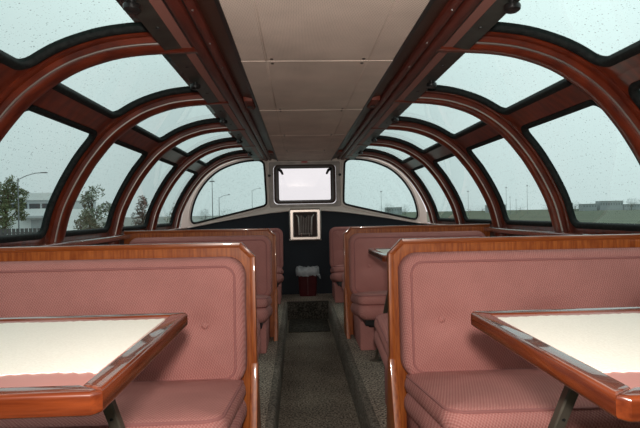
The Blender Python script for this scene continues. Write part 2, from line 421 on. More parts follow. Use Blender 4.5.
# ------------------------------------------------------------------ ribs
rib_sec = [(-0.078, -0.02), (-0.078, 0.008), (-0.071, 0.013), (-0.050, 0.014), (-0.048, 0.030), (-0.043, 0.044), (-0.032, 0.055), (-0.016, 0.061),
           (0.0, 0.062), (0.016, 0.061), (0.026, 0.056), (0.029, 0.046), (0.038, 0.043), (0.045, 0.034), (0.048, 0.014), (0.071, 0.013), (0.078, 0.008), (0.078, -0.02)]
def sweep(side, y, sec, s0, s1, n=44):
    bm = bmesh.new(); rings = []
    for i in range(n + 1):
        s = s0 + (s1 - s0) * i / n
        rings.append([bm.verts.new(surf(side, s, yy, nn) - Vector((0, y, 0))) for yy, nn in [(y + a, b) for a, b in sec]])
    k = len(sec)
    for A, B in zip(rings, rings[1:]):
        for j in range(k): bm.faces.new((A[j], A[(j + 1) % k], B[(j + 1) % k], B[j]))
    bm.faces.new(rings[0]); bm.faces.new(rings[-1][::-1])
    return bm
rib_src = {}; ord_ = ['first', 'second', 'third', 'fourth', 'fifth']
cnt = 0
for sd, nm in ((-1, 'left'), (1, 'right')):
    for i, y in enumerate(RIBS):
        cnt += 1
        if sd not in rib_src:
            r = obj(f'trim_{cnt}', sweep(sd, 0, rib_sec, s_at_z(0.70), S_RAIL), m_rib)
            st = obj('metal_strip', sweep(sd, 0, [(-0.045, 0.036), (-0.0495, 0.036), (-0.052, 0.039), (-0.051, 0.043), (-0.047, 0.045), (-0.044, 0.043)], s_at_z(0.84), S_RAIL), m_strip, r)
            rib_src[sd] = (r, st)
        else:
            r = inst(f'trim_{cnt}', rib_src[sd][0]); st = inst('metal_strip', rib_src[sd][1], r)
        r.location = (0, y, 0)
        st['label'] = 'thin bright metal strip'
        if i >= 4:
            tag(r, f'{ord_[i-4]} curved mahogany rib in view on the {nm}, counted from the camera', kind='structure')
        else:
            tag(r, f'curved mahogany rib on the {nm} behind or beside the camera', kind='structure', group='dome ribs out of view')

# ------------------------------------------------------------------ dome windows
def frame_ring(side, y0, y1, s0, s1, iy, isd, R):
    """wooden sheet between the rectangle and a rounded hole, following the curved shell"""
    cy, cs = (y0 + y1) / 2, (s0 + s1) / 2
    hw, hh = (y1 - y0) - 2 * iy, (s1 - s0) - 2 * isd
    path = rrect(hw, hh, R, 8, 0.03)
    bm = bmesh.new(); n = len(path); rows = [[], [], [], []]
    for px, py in path:
        inx = abs(px) > hw / 2 - R + 1e-6; iny = abs(py) > hh / 2 - R + 1e-6
        if inx and iny: ox, oy = math.copysign((y1 - y0) / 2, px), math.copysign((s1 - s0) / 2, py)
        elif abs(abs(px) - hw / 2) < 1e-4: ox, oy = math.copysign((y1 - y0) / 2, px), py
        else: ox, oy = px, math.copysign((s1 - s0) / 2, py)
        rows[0].append(bm.verts.new(surf(side, cs + oy, cy + ox, -0.03)))
        rows[1].append(bm.verts.new(surf(side, cs + oy, cy + ox, 0.0)))
        rows[2].append(bm.verts.new(surf(side, cs + py, cy + px, 0.0)))
        rows[3].append(bm.verts.new(surf(side, cs + py, cy + px, -0.03)))
    for a in range(4):
        A, B = rows[a], rows[(a + 1) % 4]
        for k in range(n):
            bm.faces.new((A[k], A[(k + 1) % n], B[(k + 1) % n], B[k]))
    bmesh.ops.remove_doubles(bm, verts=bm.verts, dist=1e-5)
    return bm, path, cy, cs
def gasket_ring(side, path, cy, cs):
    sec = [(0.006, 0.0), (0.005, 0.006), (-0.003, 0.010), (-0.014, 0.010), (-0.021, 0.006), (-0.024, 0.0), (-0.024, -0.022), (0.0, -0.022)]
    bm = bmesh.new(); n = len(path); rings = []
    for k in range(n):
        a, b = Vector(path[(k - 1) % n]), Vector(path[(k + 1) % n]); t = (b - a).normalized(); o = Vector((t.y, -t.x))
        rings.append([bm.verts.new(surf(side, cs + path[k][1] + o.y * e_, cy + path[k][0] + o.x * e_, n_)) for e_, n_ in sec])
    for k in range(n):
        A, B = rings[k], rings[(k + 1) % n]
        for j in range(len(sec)): bm.faces.new((A[j], A[(j + 1) % len(sec)], B[(j + 1) % len(sec)], B[j]))
    return bm
def pane(side, y0, y1, s0, s1, n=14):
    bm = bmesh.new(); rows = []
    for i in range(n + 1):
        s = s0 + (s1 - s0) * i / n
        rows.append([bm.verts.new(surf(side, s, y, -0.008)) for y in (y0, y1)])
    for A, B in zip(rows, rows[1:]): bm.faces.new((A[0], A[1], B[1], B[0]))
    return bm
wsrc = {}
wn = 0
for sd, nm in ((-1, 'left'), (1, 'right')):
    for i in range(len(RIBS) - 1):
        for part, (s0, s1) in (('side', (s_at_z(0.80), (S_C0 + S_C1) / 2)), ('roof', ((S_C0 + S_C1) / 2, s_at_x(0.46)))):
            wn += 1
            y0, y1 = 0.055, SP - 0.055
            w_ = empty(f'window_{wn}', (0, RIBS[i], 0))
            key = (sd, part)
            if key not in wsrc:
                ist = 0.052
                # side window reaches from the sill to the crossbar, roof window from the crossbar to the rail
                if part == 'roof': s1h = S_TOP + 0.05
                fr, path, cy, cs = frame_ring(sd, y0, y1, s0, s1, 0.032, ist, 0.062)
                a = obj('window_frame', fr, m_rib, w_); b = obj('gasket', gasket_ring(sd, path, cy, cs), m_gasket, w_)
                c = obj('pane', pane(sd, y0 + 0.02, y1 - 0.02, s0 + 0.03, s1 - 0.03), m_glass, w_)
                wsrc[key] = (a, b, c)
            else:
                a = inst('window_frame', wsrc[key][0], w_); b = inst('gasket', wsrc[key][1], w_); c = inst('pane', wsrc[key][2], w_)
            b['label'] = 'black rubber gasket'; c['label'] = 'rain-spotted green tinted pane'
            if i >= 3:
                tag(w_, f'{ord_[i-3]} curved {part} window in view on the {nm}, counted from the camera', kind='structure')
            else:
                tag(w_, f'curved {part} window on the {nm} behind or beside the camera', kind='structure', group='dome windows out of view')

# ------------------------------------------------------------------ ceiling: perforated panels, soffits, rails
ceil = empty('ceiling', (0, 0, 1.61)); tag(ceil, 'flat beige perforated metal ceiling running down the centre of the dome', kind='structure')
bm = bmesh.new(); box(bm, -0.70, 0.70, Y_BACK, Y_END + 0.05, 0.10, 0.14); obj('roof_light_seal', bm, m_soffit, ceil, False)  # unseen cover plate, added so no light leaks between ceiling and rails
bm = bmesh.new(); box(bm, -0.318, 0.318, Y_BACK, Y_END - 0.01, 0.012, 0.10); obj('backing', bm, m_black, ceil, False)
seams = [Y_BACK, -0.9, 0.10, 1.10, 2.09, 3.08, 4.07, 5.06, Y_END - 0.01]
for a, b in zip(seams, seams[1:]):
    for x0, x1 in ((-0.318, -0.215), (-0.212, 0.212), (0.215, 0.318)):
        bm = bmesh.new(); box(bm, x0, x1, a + 0.002, b - 0.002, 0.0, 0.014, 0.003, 1)
        pn = obj('ceiling_panel', bm, m_perf, ceil)
    for sx in (-0.19, 0.19):
        for yy in (a + 0.03, b - 0.03):
            bm = bmesh.new(); lathe(bm, [(0.0075, 0.0), (0.0055, -0.003)], 10, Matrix.Translation((sx, yy, 0.0)))
            obj('screw', bm, m_darkscrew, ceil)
    if b < Y_END - 0.1:
        bm = bmesh.new(); box(bm, -0.318, 0.318, b - 0.005, b + 0.005, -0.0025, 0.002, 0.001, 1); obj('seam_strip', bm, m_perf, ceil)
for sx in (-0.2135, 0.2135):
    bm = bmesh.new(); box(bm, sx - 0.003, sx + 0.003, Y_BACK, Y_END - 0.01, -0.002, 0.002, 0.001, 1); obj('seam_strip', bm, m_perf, ceil)

for sd, nm in ((-1, 'left'), (1, 'right')):
    rl = empty('trim_rail_' + nm, (0, 0, 1.6)); tag(rl, f'dark red wooden rail assembly along the {nm} edge of the ceiling', kind='structure')
    X = lambda v: sd * v
    def bar(name, pts, mt, bev=0.0):
        bm = bmesh.new(); prism(bm, [(X(a), b) for a, b in pts], 'y', Y_BACK, Y_END - 0.005); return obj(name, bm, mt, rl)
    bar('edge_bead', [(0.317, 0.008), (0.330, 0.008), (0.330, 0.06), (0.317, 0.06)], m_black)
    bar('soffit', [(0.328, 0.022), (0.400, 0.040), (0.400, 0.11), (0.328, 0.11)], m_soffit)
    def rnd(x0, x1, z0, z1, r=0.010):
        return [(x0, z1), (x0, z0 + r), (x0 + r * 0.3, z0 + r * 0.3), (x0 + r, z0), (x1 - r, z0), (x1 - r * 0.3, z0 + r * 0.3), (x1, z0 + r), (x1, z1)]
    bar('rail', rnd(0.396, 0.432, 0.020, 0.10), m_rail)
    bar('rail', rnd(0.438, 0.484, 0.014, 0.10, 0.012), m_rail)
    bar('rail_groove', [(0.430, 0.03), (0.440, 0.03), (0.440, 0.10), (0.430, 0.10)], m_black)
    bar('black_bead', [(0.484, 0.024), (0.494, 0.024), (0.494, 0.10), (0.484, 0.10)], m_black)  # plain black bar filling the gap between rail and accent strip
    bar('accent_strip', [(0.492, 0.021), (0.530, 0.021), (0.530, 0.09), (0.492, 0.09)], m_pinkstrip)
    bar('bracket_plate', [(0.530, 0.020), (0.598, 0.014), (0.604, 0.022), (0.604, 0.085), (0.530, 0.085)], m_bracket)
    y = -1.2
    while y < 5.9:
        bm = bmesh.new(); lathe(bm, [(0.0045, 0.0), (0.004, -0.003), (0.0015, -0.004)], 8, Matrix.Translation((X(0.414), y, 0.0205))); obj('screw', bm, m_screw, rl)
        y += 0.31
    for k, ry in enumerate(RIBS[:-1]):
        yk = ry + 0.46
        bm = bmesh.new(); M_ = Matrix.Translation((X(0.578), yk, 0.02))
        lathe(bm, [(0.012, 0.0), (0.012, -0.012), (0.024, -0.014), (0.026, -0.02), (0.025, -0.030), (0.018, -0.036), (0.006, -0.037)], 14, M_)
        obj('knob', bm, m_black, rl)
        for dy in (-0.25, 0.22):
            bm = bmesh.new(); lathe(bm, [(0.009, 0.0), (0.008, -0.006), (0.003, -0.007)], 8, Matrix.Translation((X(0.562), yk + dy, 0.021))); obj('bolt', bm, m_black, rl)

# reading lamps set in the dark soffit
lamp_lab = {(-1, 0): 'small red-brown lamp housing in the left soffit, nearer one', (1, 0): 'small red-brown lamp housing in the right soffit, nearer one',
            (-1, 1): 'small red-brown lamp housing in the left soffit beside the end wall', (1, 1): 'small red-brown lamp housing in the right soffit beside the end wall'}
for sd in (-1, 1):
    for k, y in enumerate((2.93, 5.33)):
        t = empty('soffit_lamp', (sd * 0.362, y, 1.63)); tag(t, lamp_lab[(sd, k)], 'lamp', 'lamp housings in the soffits')
        bm = bmesh.new(); prism(bm, [(-0.11, 0.012), (-0.10, -0.018), (0.07, -0.030), (0.11, -0.012), (0.11, 0.012)], 'x', -0.026, 0.026, 0.006)
        obj('housing', bm, m_lampcase, t)
        bm = bmesh.new(); lathe(bm, [(0.017, 0.0), (0.017, -0.006), (0.010, -0.007)], 12, Matrix.Translation((0, 0.02, -0.024))); obj('lens', bm, m_black, t)
        for yy in (-0.085, 0.092):
            bm = bmesh.new(); lathe(bm, [(0.005, 0), (0.003, -0.004)], 8, Matrix.Translation((0, yy, -0.016))); obj('screw', bm, m_darkscrew, t)

# ------------------------------------------------------------------ end wall
def plate(name, loops, y, th, mt, parent=None, kind=None):
    """flat plate in the xz plane with holes, front face at y, th thick away from the camera"""
    cu = bpy.data.curves.new(name, 'CURVE'); cu.dimensions = '2D'; cu.fill_mode = 'BOTH'; cu.extrude = th / 2
    for lp in loops:
        sp = cu.splines.new('POLY'); sp.points.add(len(lp) - 1); sp.use_cyclic_u = True
        for q, (x, z) in zip(sp.points, lp): q.co = (x, z, 0, 1)
    tmp = bpy.data.objects.new('tmp', cu); C.objects.link(tmp)
    dg = bpy.context.evaluated_depsgraph_get(); me = bpy.data.meshes.new_from_object(tmp.evaluated_get(dg))
    bpy.data.objects.remove(tmp); bpy.data.curves.remove(cu)
    me.name = name; me.transform(Matrix.Translation((0, y + th / 2, 0)) @ Matrix.Rotation(PI / 2, 4, 'X'))
    me.materials.clear(); me.materials.append(mt)
    for p in me.polygons: p.use_smooth = False
    o = bpy.data.objects.new(name, me); C.objects.link(o)
    if parent: o.parent = parent
    return o
def smooth_loop(P, n=6):
    k = len(P); o = []
    for i in range(k):
        p0, p1, p2, p3 = [Vector(P[(i + d) % k]) for d in (-1, 0, 1, 2)]
        for j in range(n):
            t = j / n
            q = 0.5 * ((2 * p1) + (p2 - p0) * t + (2 * p0 - 5 * p1 + 4 * p2 - p3) * t * t + (3 * p1 - p0 - 3 * p2 + p3) * t ** 3)
            o.append((q.x, q.y))
    return o
half = [(0.468, 1.13), (0.476, 1.35), (0.486, 1.555), (0.503, 1.598), (0.545, 1.622), (0.63, 1.622), (0.74, 1.609), (0.85, 1.582), (0.95, 1.545), (1.035, 1.502), (1.12, 1.438), (1.19, 1.366), (1.25, 1.285),
        (1.30, 1.197), (1.338, 1.10), (1.362, 1.00), (1.368, 0.935), (1.352, 0.892), (1.315, 0.884), (1.20, 0.908), (0.95, 0.966), (0.70, 1.024), (0.53, 1.066), (0.485, 1.085)]
arch = []
for s in [s_at_z(0.70) + (s_at_x(0.46) - s_at_z(0.70)) * k / 40 for k in range(41)]:
    p = surf(1, s, 0, -0.01); arch.append((p.x, p.z))
sillc = [(0, 1.012), (0.2, 1.010), (0.42, 0.992), (0.64, 0.962), (1.0, 0.905), (1.3, 0.85), (1.49, 0.815)]
outer = [(x, z) for x, z in sillc] + arch[6:] + [(0.3, 1.70)]
outer_full = outer + [(-x, z) for x, z in outer[::-1][:-1]]
hl = smooth_loop(half); hl_m = [(-x, z) for x, z in hl]
cwin = [(x, z + 1.326) for x, z in rrect(0.80, 0.50, 0.03, 5, 0.2)]
wall = empty('wall_end', (0, 0, 0)); tag(wall, 'end bulkhead of the dome with beige metal frame and navy lower panel', kind='structure')
plate('upper_panel', [outer_full, hl, hl_m, cwin], Y_END, 0.05, m_beige, wall)
low = [(-1.5, -0.3)] + [(-x, z + 0.004) for x, z in sillc[::-1]] + [(x, z + 0.004) for x, z in sillc[1:]] + [(1.5, -0.3)]
plate('lower_panel', [low], Y_END + 0.02, 0.04, m_navy, wall)
# rounded beige lip along the arched lower edge of the frame
bm = bmesh.new(); tube(bm, [(-x, Y_END - 0.002, z) for x, z in sillc[::-1]] + [(x, Y_END - 0.002, z) for x, z in sillc[1:]], 0.008, 8); obj('sill_lip', bm, m_beige, wall)

wn += 1
for sgn, lp, nm in ((-1, hl_m, 'left'), (1, hl, 'right')):
    w_ = empty(f'window_{wn}', (0, Y_END, 0)); tag(w_, f'half-moon end window to the {nm} of the small bulkhead window', kind='structure'); wn += 1
    bm = bmesh.new(); tube(bm, [(x, -0.002, z) for x, z in lp], 0.012, 8, closed=True); g = obj('gasket', bm, m_gasket, w_); g['label'] = 'black rubber gasket'
    g2 = plate('pane', [lp], 0.02, 0.004, m_glass2, w_); g2['label'] = 'rain-spotted green tinted pane'
    # painted raised moulding round the opening
    big = []
    k = len(lp)
    for i in range(k):
        a, b = Vector(lp[(i - 1) % k]), Vector(lp[(i + 1) % k]); t = (b - a).normalized(); nrm = Vector((t.y, -t.x)); c = Vector(lp[i])
        cen = Vector((sgn * 0.9, 1.25))
        if (c - cen).dot(nrm) < 0: nrm = -nrm
        big.append(c + nrm * 0.030)
    bm = bmesh.new(); tube(bm, [(q.x, -0.001, q.y) for q in big], 0.009, 6, closed=True); obj('moulding', bm, m_beige, w_)

w_ = empty(f'window_{wn}', (0, Y_END, 1.326)); tag(w_, 'small rectangular bulkhead window with dark frame, showing white light', kind='structure'); wn += 1
def ringplate(name, W, H, R, iw, ih, ir, y, th, mt, dz=0, parent=None):
    return plate(name, [[(x, z + dz) for x, z in rrect(W, H, R, 6, 0.2)], [(x, z + dz) for x, z in rrect(iw, ih, ir, 6, 0.2)]], y, th, mt, parent)
o = ringplate('surround', 0.86, 0.545, 0.02, 0.755, 0.475, 0.05, -0.012, 0.03, m_greyframe, 0, w_)
o = ringplate('frame', 0.745, 0.470, 0.055, 0.625, 0.385, 0.02, -0.022, 0.05, m_darkframe, 0.002, w_)
o = ringplate('gasket', 0.69, 0.43, 0.05, 0.65, 0.40, 0.02, -0.030, 0.012, m_black, 0.004, w_)
o = plate('pane', [[(x, z + 0.002) for x, z in rrect(0.64, 0.40, 0.02, 4, 0.3)]], 0.02, 0.004, m_clear, w_)
for sx in (-1, 1):
    bm = bmesh.new(); tube(bm, [(sx * 0.325, -0.035, 0.185), (sx * 0.285, -0.036, 0.165), (sx * 0.262, -0.036, 0.118)], [0.018, 0.017, 0.012], 8); obj('latch', bm, m_black, w_)
    bm = bmesh.new(); lathe(bm, [(0.017, 0), (0.017, 0.02), (0.008, 0.026)], 12, Matrix.Translation((sx * 0.425, -0.012, 0.11)) @ Matrix.Rotation(PI / 2, 4, 'X')); obj('knob', bm, m_black, w_)
bm = bmesh.new(); box(bm, -0.037, 0.037, -0.024, -0.012, 0.250, 0.268, 0.003, 1)
sg = tag(obj('warning_plate', bm, m_red, loc=(-0.0, Y_END, 1.336)), 'tiny red plate above the bulkhead window', 'sign')

# the silver recessed fitting under the bulkhead window
t = empty('wall_recess_box', (-0.005, Y_END, 0.84)); tag(t, 'square silver framed recess with chrome brackets on the navy end wall', 'wall fitting')
pl = ringplate('frame', 0.385, 0.385, 0.012, 0.275, 0.285, 0.008, -0.022, 0.045, m_chrome, 0, t)
bm = bmesh.new(); tube(bm, [(x, -0.024, z) for x, z in rrect(0.37, 0.37, 0.012, 4, 0.3)], 0.008, 8, closed=True); obj('rim', bm, m_chrome, t)
bm = bmesh.new(); tube(bm, [(x, -0.022, z) for x, z in rrect(0.285, 0.295, 0.01, 4, 0.3)], 0.006, 8, closed=True); obj('rim', bm, m_chrome, t)
bm = bmesh.new(); box(bm, -0.145, 0.145, 0.0, 0.015, -0.15, 0.15); obj('back_panel', bm, m_darkframe, t, False)
for k in range(7):
    bm = bmesh.new(); x = -0.06 + 0.02 * k; box(bm, x - 0.003, x + 0.003, -0.005, 0.002, -0.11, 0.11, 0.001, 1); obj('slat', bm, m_greyframe, t)
for sx in (-1, 1):
    bm = bmesh.new(); tube(bm, [(sx * 0.105, -0.004, 0.115), (sx * 0.092, -0.014, 0.105), (sx * 0.082, -0.02, 0.08), (sx * 0.078, -0.022, -0.02), (sx * 0.076, -0.02, -0.125)], 0.008, 8); obj('bracket_rod', bm, m_chrome, t)
    bm = bmesh.new(); tube(bm, [(sx * 0.048, -0.018, -0.145), (sx * 0.048, -0.018, -0.10)], 0.006, 8); obj('pin', bm, m_chrome, t)
bm = bmesh.new(); box(bm, -0.076, 0.076, -0.016, -0.006, -0.118, -0.108, 0.002, 1); obj('cross_bar', bm, m_greyframe, t)
bm = bmesh.new(); lathe(bm, [(0.02, 0), (0.022, 0.012), (0.014, 0.022), (0.005, 0.024)], 14, Matrix.Translation((0, -0.002, 0.105)) @ Matrix.Rotation(PI / 2, 4, 'X')); obj('knob', bm, m_black, t)

# back bulkhead behind the camera
bm = bmesh.new()
bo = [(x, z) for x, z in arch] ; poly = [(1.5, -0.4), (1.5, 0.7)] + bo + [(0.3, 1.72)]
poly = poly + [(-x, z) for x, z in poly[::-1]]
wb = plate('wall_back', [poly], Y_BACK - 0.05, 0.05, m_beige); tag(wb, 'beige bulkhead closing the dome behind the camera', kind='structure')

# ------------------------------------------------------------------ benches
BL = 1.105                     # length of a bench
BXC = 0.300 + BL / 2
def make_bench():
    t = empty('booth_bench')   # origin: floor, middle of the length, at the panel face; it faces -y
    # plinth
    bm = bmesh.new(); box(bm, -BL / 2 + 0.03, BL / 2 - 0.03, -0.47, -0.004, 0.0, 0.205, 0.008); obj('plinth', bm, m_fab, t)
    # black bracket strip between plinth and seat
    bm = bmesh.new(); box(bm, -BL / 2 + 0.05, BL / 2 - 0.05, -0.60, -0.40, 0.203, 0.252, 0.004, 1)
    for sx in (-1, 1): box(bm, sx * (BL / 2 - 0.10) - 0.022, sx * (BL / 2 - 0.10) + 0.022, -0.565, -0.50, 0.185, 0.24, 0.006, 1)
    obj('seat_bracket', bm, m_black, t)
    # lower seat cushion (thick rounded roll)
    h = 0.115; pr = [(h / 2 * (1 - math.sin(a)), h / 2 - h / 2 * math.cos(a)) for a in [PI * k / 10 for k in range(11)]]
    M_ = Matrix.Translation((0, -0.37, 0.212)) @ Matrix.Rotation(math.radians(-8.0), 4, 'X')
    obj('lower_cushion', pillow(BL, 0.645, 0.075, pr, 0.004, M_), m_fab, t)
    # top seat pad with piping, tilted back a little
    tilt = Matrix.Translation((0, -0.365, 0.312)) @ Matrix.Rotation(math.radians(-8.0), 4, 'X')
    pr = [(0.020, 0.0), (0.006, 0.008), (0.0, 0.024), (0.002, 0.042), (0.009, 0.057), (0.020, 0.067), (0.034, 0.072)]
    s_ = obj('seat_pad', pillow(BL - 0.005, 0.63, 0.07, pr, 0.018, tilt), m_fab, t)
    bm = bmesh.new(); tube(bm, [tilt @ Vector((x, y, 0.062)) for x, y in rrect(BL - 0.030, 0.605, 0.06, 8, 0.08)], 0.005, 6, closed=True); obj('piping', bm, m_pipe, s_)
    # back cushion
    W, H, TH = BL - 0.01, 0.495, 0.115
    lean = Matrix.Translation((0, -0.012, 0.560)) @ Matrix.Rotation(math.radians(-3.0), 4, 'X') @ Matrix.Rotation(PI / 2, 4, 'X')
    bx = [-0.40, 0.0, 0.40]; bz = -0.008
    pr = [(0.004, 0.0), (0.0, 0.01), (0.0, 0.060), (0.004, 0.075), (0.013, 0.088), (0.027, 0.094), (0.040, 0.095)]
    b_ = obj('back_cushion', pillow(W, H, 0.075, pr, 0.020, lean, [(x, bz, 0.016, 0.035) for x in bx] + [(x + 0.05, bz - 0.004, 0.005, 0.03) for x in bx] + [(x - 0.05, bz - 0.004, 0.005, 0.03) for x in bx], rings_in=12), m_fab, t)
    bm = bmesh.new(); tube(bm, [lean @ Vector((x, y, 0.094)) for x, y in rrect(W - 0.072, H - 0.072, 0.045, 8, 0.08)], 0.0048, 6, closed=True); obj('piping', bm, m_pipe, b_)
    for x in bx:
        bm = bmesh.new(); lathe(bm, [(0.013, 0.0), (0.0135, 0.004), (0.010, 0.008), (0.004, 0.0095)], 12, lean @ Matrix.Translation((x, bz, 0.0985)))
        obj('button', bm, m_fab, b_)
    return t
D1, D2 = 2.035, 3.99           # the two partition positions
TH = 0.036
bench_lab = {
 (-1, D1, 0): 'pink upholstered booth bench behind the left white-topped table, facing the camera',
 (1, D1, 0): 'pink upholstered booth bench behind the right white-topped table, facing the camera',
 (-1, D1, 1): 'pink bench on the far side of the nearest left wooden partition, facing away',
 (1, D1, 1): 'pink bench on the far side of the nearest right wooden partition, facing away',
 (-1, D2, 0): 'pink bench facing the camera against the farther left wooden partition',
 (1, D2, 0): 'pink bench facing the camera against the farther right wooden partition',
 (-1, D2, 1): 'pink bench on the far side of the farther left partition, facing away',
 (1, D2, 1): 'pink bench on the far side of the farther right partition, facing away',
 (-1, 5.87, 0): 'last pink bench on the left, against the navy end wall',
 (1, 5.87, 0): 'last pink bench on the right, against the navy end wall'}
proto = make_bench(); first = True
for (sd, y, back), lab in bench_lab.items():
    off = (TH / 2 if y < 5 else 0) * (1 if back else -1)
    x = sd * (BXC if y < 5 else BXC - 0.035)
    if first: o = proto; o.location = (x, y + off, 0.0); first = False
    else: o = dup(proto, (x, y + off, 0.0), PI if back else 0)
    tag(o, lab, 'bench', 'pink upholstered booth benches')

# ------------------------------------------------------------------ wooden partitions
G, TZ, CH = 0.270, 0.862, 0.056
part_src = {}
for sd, nm in ((-1, 'left'), (1, 'right')):
    for k, y in enumerate((D1, D2)):
        t = empty('wooden_partition', (0, y, 0)); tag(t, f'orange varnished wooden booth partition with clipped corner, {"nearest" if k == 0 else "farther"} one on the {nm}', 'partition', 'wooden booth partitions')
        if sd not in part_src:
            X = lambda v: sd * v
            bm = bmesh.new(); prism(bm, [(X(G + 0.004), 0.0), (X(G + 0.004), TZ - CH), (X(G + CH + 0.002), TZ - 0.004), (X(1.455), TZ - 0.004), (X(1.455), 0.0)], 'y', -TH / 2 + 0.003, TH / 2 - 0.003)
            a = obj('panel', bm, m_oakv, t)
            # proud edging: top rail, clipped corner, aisle stile
            def edge(name, poly, mt):
                bm = bmesh.new(); prism(bm, [(X(p), q) for p, q in poly], 'y', -TH / 2, TH / 2, 0.004); return obj(name, bm, mt, t)
            w = 0.021; d = w * math.tan(PI / 8)
            b = edge('top_rail', [(G + CH, TZ), (1.455, TZ), (1.455, TZ - w), (G + CH + d, TZ - w)], m_oakh)
            c = edge('corner_rail', [(G, TZ - CH), (G + CH, TZ), (G + CH + d, TZ - w), (G + w, TZ - CH - d)], m_oakh)
            e = edge('aisle_stile', [(G, 0.0), (G, TZ - CH), (G + w, TZ - CH - d), (G + w, 0.0)], m_oakv)
            bm = bmesh.new(); xs = sorted((X(G - 0.004), X(G + 0.026)))
            prism(bm, [(-TH / 2 - 0.001, 0.375), (TH / 2 + 0.001, 0.375), (TH / 2 + 0.075, 0.0), (-TH / 2 - 0.13, 0.0)], 'x', xs[0], xs[1], 0.004)
            f = obj('foot', bm, m_oakv, t)
            part_src[sd] = (a, b, c, e, f)
        else:
            for q in part_src[sd]: inst(q.name.split('.')[0], q, t)

# ------------------------------------------------------------------ tables
TABZ = 0.74
def make_table(sd):
    """origin on the floor under the middle of the table; the free end looks at the aisle"""
    t = empty('booth_table'); X = lambda v: sd * v
    x0, x1, hy, th, fw = -0.53, 0.54, 0.275, 0.034, 0.038      # x0 = aisle end
    bm = bmesh.new(); a, b = sorted((X(x0 + fw - 0.004), X(x1 - fw + 0.004))); box(bm, a, b, -hy + fw - 0.004, hy - fw + 0.004, TABZ - 0.028, TABZ - 0.004); obj('table_top', bm, m_pinktop, t, False)
    def rail(name, poly, mt):
        bm = bmesh.new(); prism(bm, [(X(p), q) for p, q in poly], 'z', TABZ - th, TABZ, 0.007, 3); return obj(name, bm, mt, t)
    rail('edge_rail', [(x0 + 0.012, -hy), (x1, -hy), (x1 - fw, -hy + fw), (x0 + fw, -hy + fw), (x0, -hy + 0.012)], m_tabx)
    rail('edge_rail', [(x0 + 0.012, hy), (x1, hy), (x1 - fw, hy - fw), (x0 + fw, hy - fw), (x0, hy - 0.012)], m_tabx)
    rail('edge_rail', [(x0, -hy + 0.012), (x0 + fw, -hy + fw), (x0 + fw, hy - fw), (x0, hy - 0.012)], m_taby)
    rail('edge_rail', [(x1, -hy), (x1 - fw, -hy + fw), (x1 - fw, hy - fw), (x1, hy)], m_taby)
    # thin raised bead inside the rails
    # leaning leg of two telescoping flat bars and a hinge plate
    bm = bmesh.new(); box(bm, X(-0.395) - 0.05, X(-0.395) + 0.05, -0.03, 0.09, TABZ - 0.040, TABZ - 0.027, 0.003, 1); obj('hinge_plate', bm, m_leg, t)
    top, bot = Vector((X(-0.395), 0.03, TABZ - 0.035)), Vector((X(-0.485), 0.33, 0.006))
    ax = (bot - top).normalized(); tv = Vector((1, 0, 0)); tv = (tv - ax * tv.dot(ax)).normalized(); sv = ax.cross(tv); sv = sv if sv.y > 0 else -sv
    def strap(name, a, b, w_, th_, mt):
        bm = bmesh.new(); vsn = []
        for p in (a, b):
            for cx, cy in ((-1, -1), (1, -1), (1, 1), (-1, 1)):
                vsn.append(bm.verts.new(p + tv * cx * w_ / 2 + sv * cy * th_ / 2))
        for q in ((0, 1, 2, 3), (7, 6, 5, 4), (0, 4, 5, 1), (1, 5, 6, 2), (2, 6, 7, 3), (3, 7, 4, 0)): bm.faces.new([vsn[k] for k in q])
        bmesh.ops.bevel(bm, geom=list(bm.edges), offset=0.003, segments=1, affect='EDGES')
        return obj(name, bm, mt, t)
    strap('leg', top, top.lerp(bot, 0.62), 0.024, 0.020, m_leg)
    strap('lower_leg', top.lerp(bot, 0.55), bot, 0.018, 0.015, m_leg)
    for q in (0.2, 0.3, 0.4):
        bm = bmesh.new(); lathe(bm, [(0.004, 0), (0.003, 0.003)], 8, Matrix.Translation(top.lerp(bot, q) - sv * 0.0095) @ Matrix.Rotation(PI / 2, 4, 'X')); obj('rivet', bm, m_black, t)
    bm = bmesh.new(); lathe(bm, [(0.04, 0.0), (0.04, 0.006), (0.02, 0.012)], 16, Matrix.Translation((bot.x, bot.y, 0.0))); obj('floor_foot', bm, m_leg, t)
    return t
def paper(sd, name, seed):
    """white paper cloth with finely scalloped long edges"""
    rnd_ = random.Random(seed); bm = bmesh.new()
    x0, x1 = -0.53 + 0.040, 0.50; n = 170; top, botm = [], []
    ylo, yhi = -0.175, 0.208
    for i in range(n + 1):
        x = x0 + (x1 - x0) * i / n
        sc = 0.0022 * math.sin(i * PI / 2) + 0.0015 * rnd_.uniform(-1, 1) + 0.002 * math.sin(i * 0.21 + seed)
        top.append((x, yhi + sc)); botm.append((x, ylo - sc + 0.002 * math.sin(i * 0.13)))
    rows = []
    for z in (TABZ - 0.0038, TABZ - 0.0026):
        rows.append(([bm.verts.new((sd * x, y, z)) for x, y in top], [bm.verts.new((sd * x, y, z)) for x, y in botm]))
    (t0, b0), (t1, b1) = rows
    for i in range(n):
        bm.faces.new((t1[i], t1[i + 1], b1[i + 1], b1[i])); bm.faces.new((t0[i], b0[i], b0[i + 1], t0[i + 1]))
        bm.faces.new((t0[i], t0[i + 1], t1[i + 1], t1[i])); bm.faces.new((b0[i], b1[i], b1[i + 1], b0[i + 1]))
    bm.faces.new((t0[0], t1[0], b1[0], b0[0])); bm.faces.new((t0[n], b0[n], b1[n], t1[n]))
    return obj(name, bm, m_paper)
m_paper = noise_mat('embossed_cream_paper', (0.92, 0.87, 0.78), (0.97, 0.92, 0.83), 220, (1, 1, 1), 0.7, bump=0.5, detail=1)
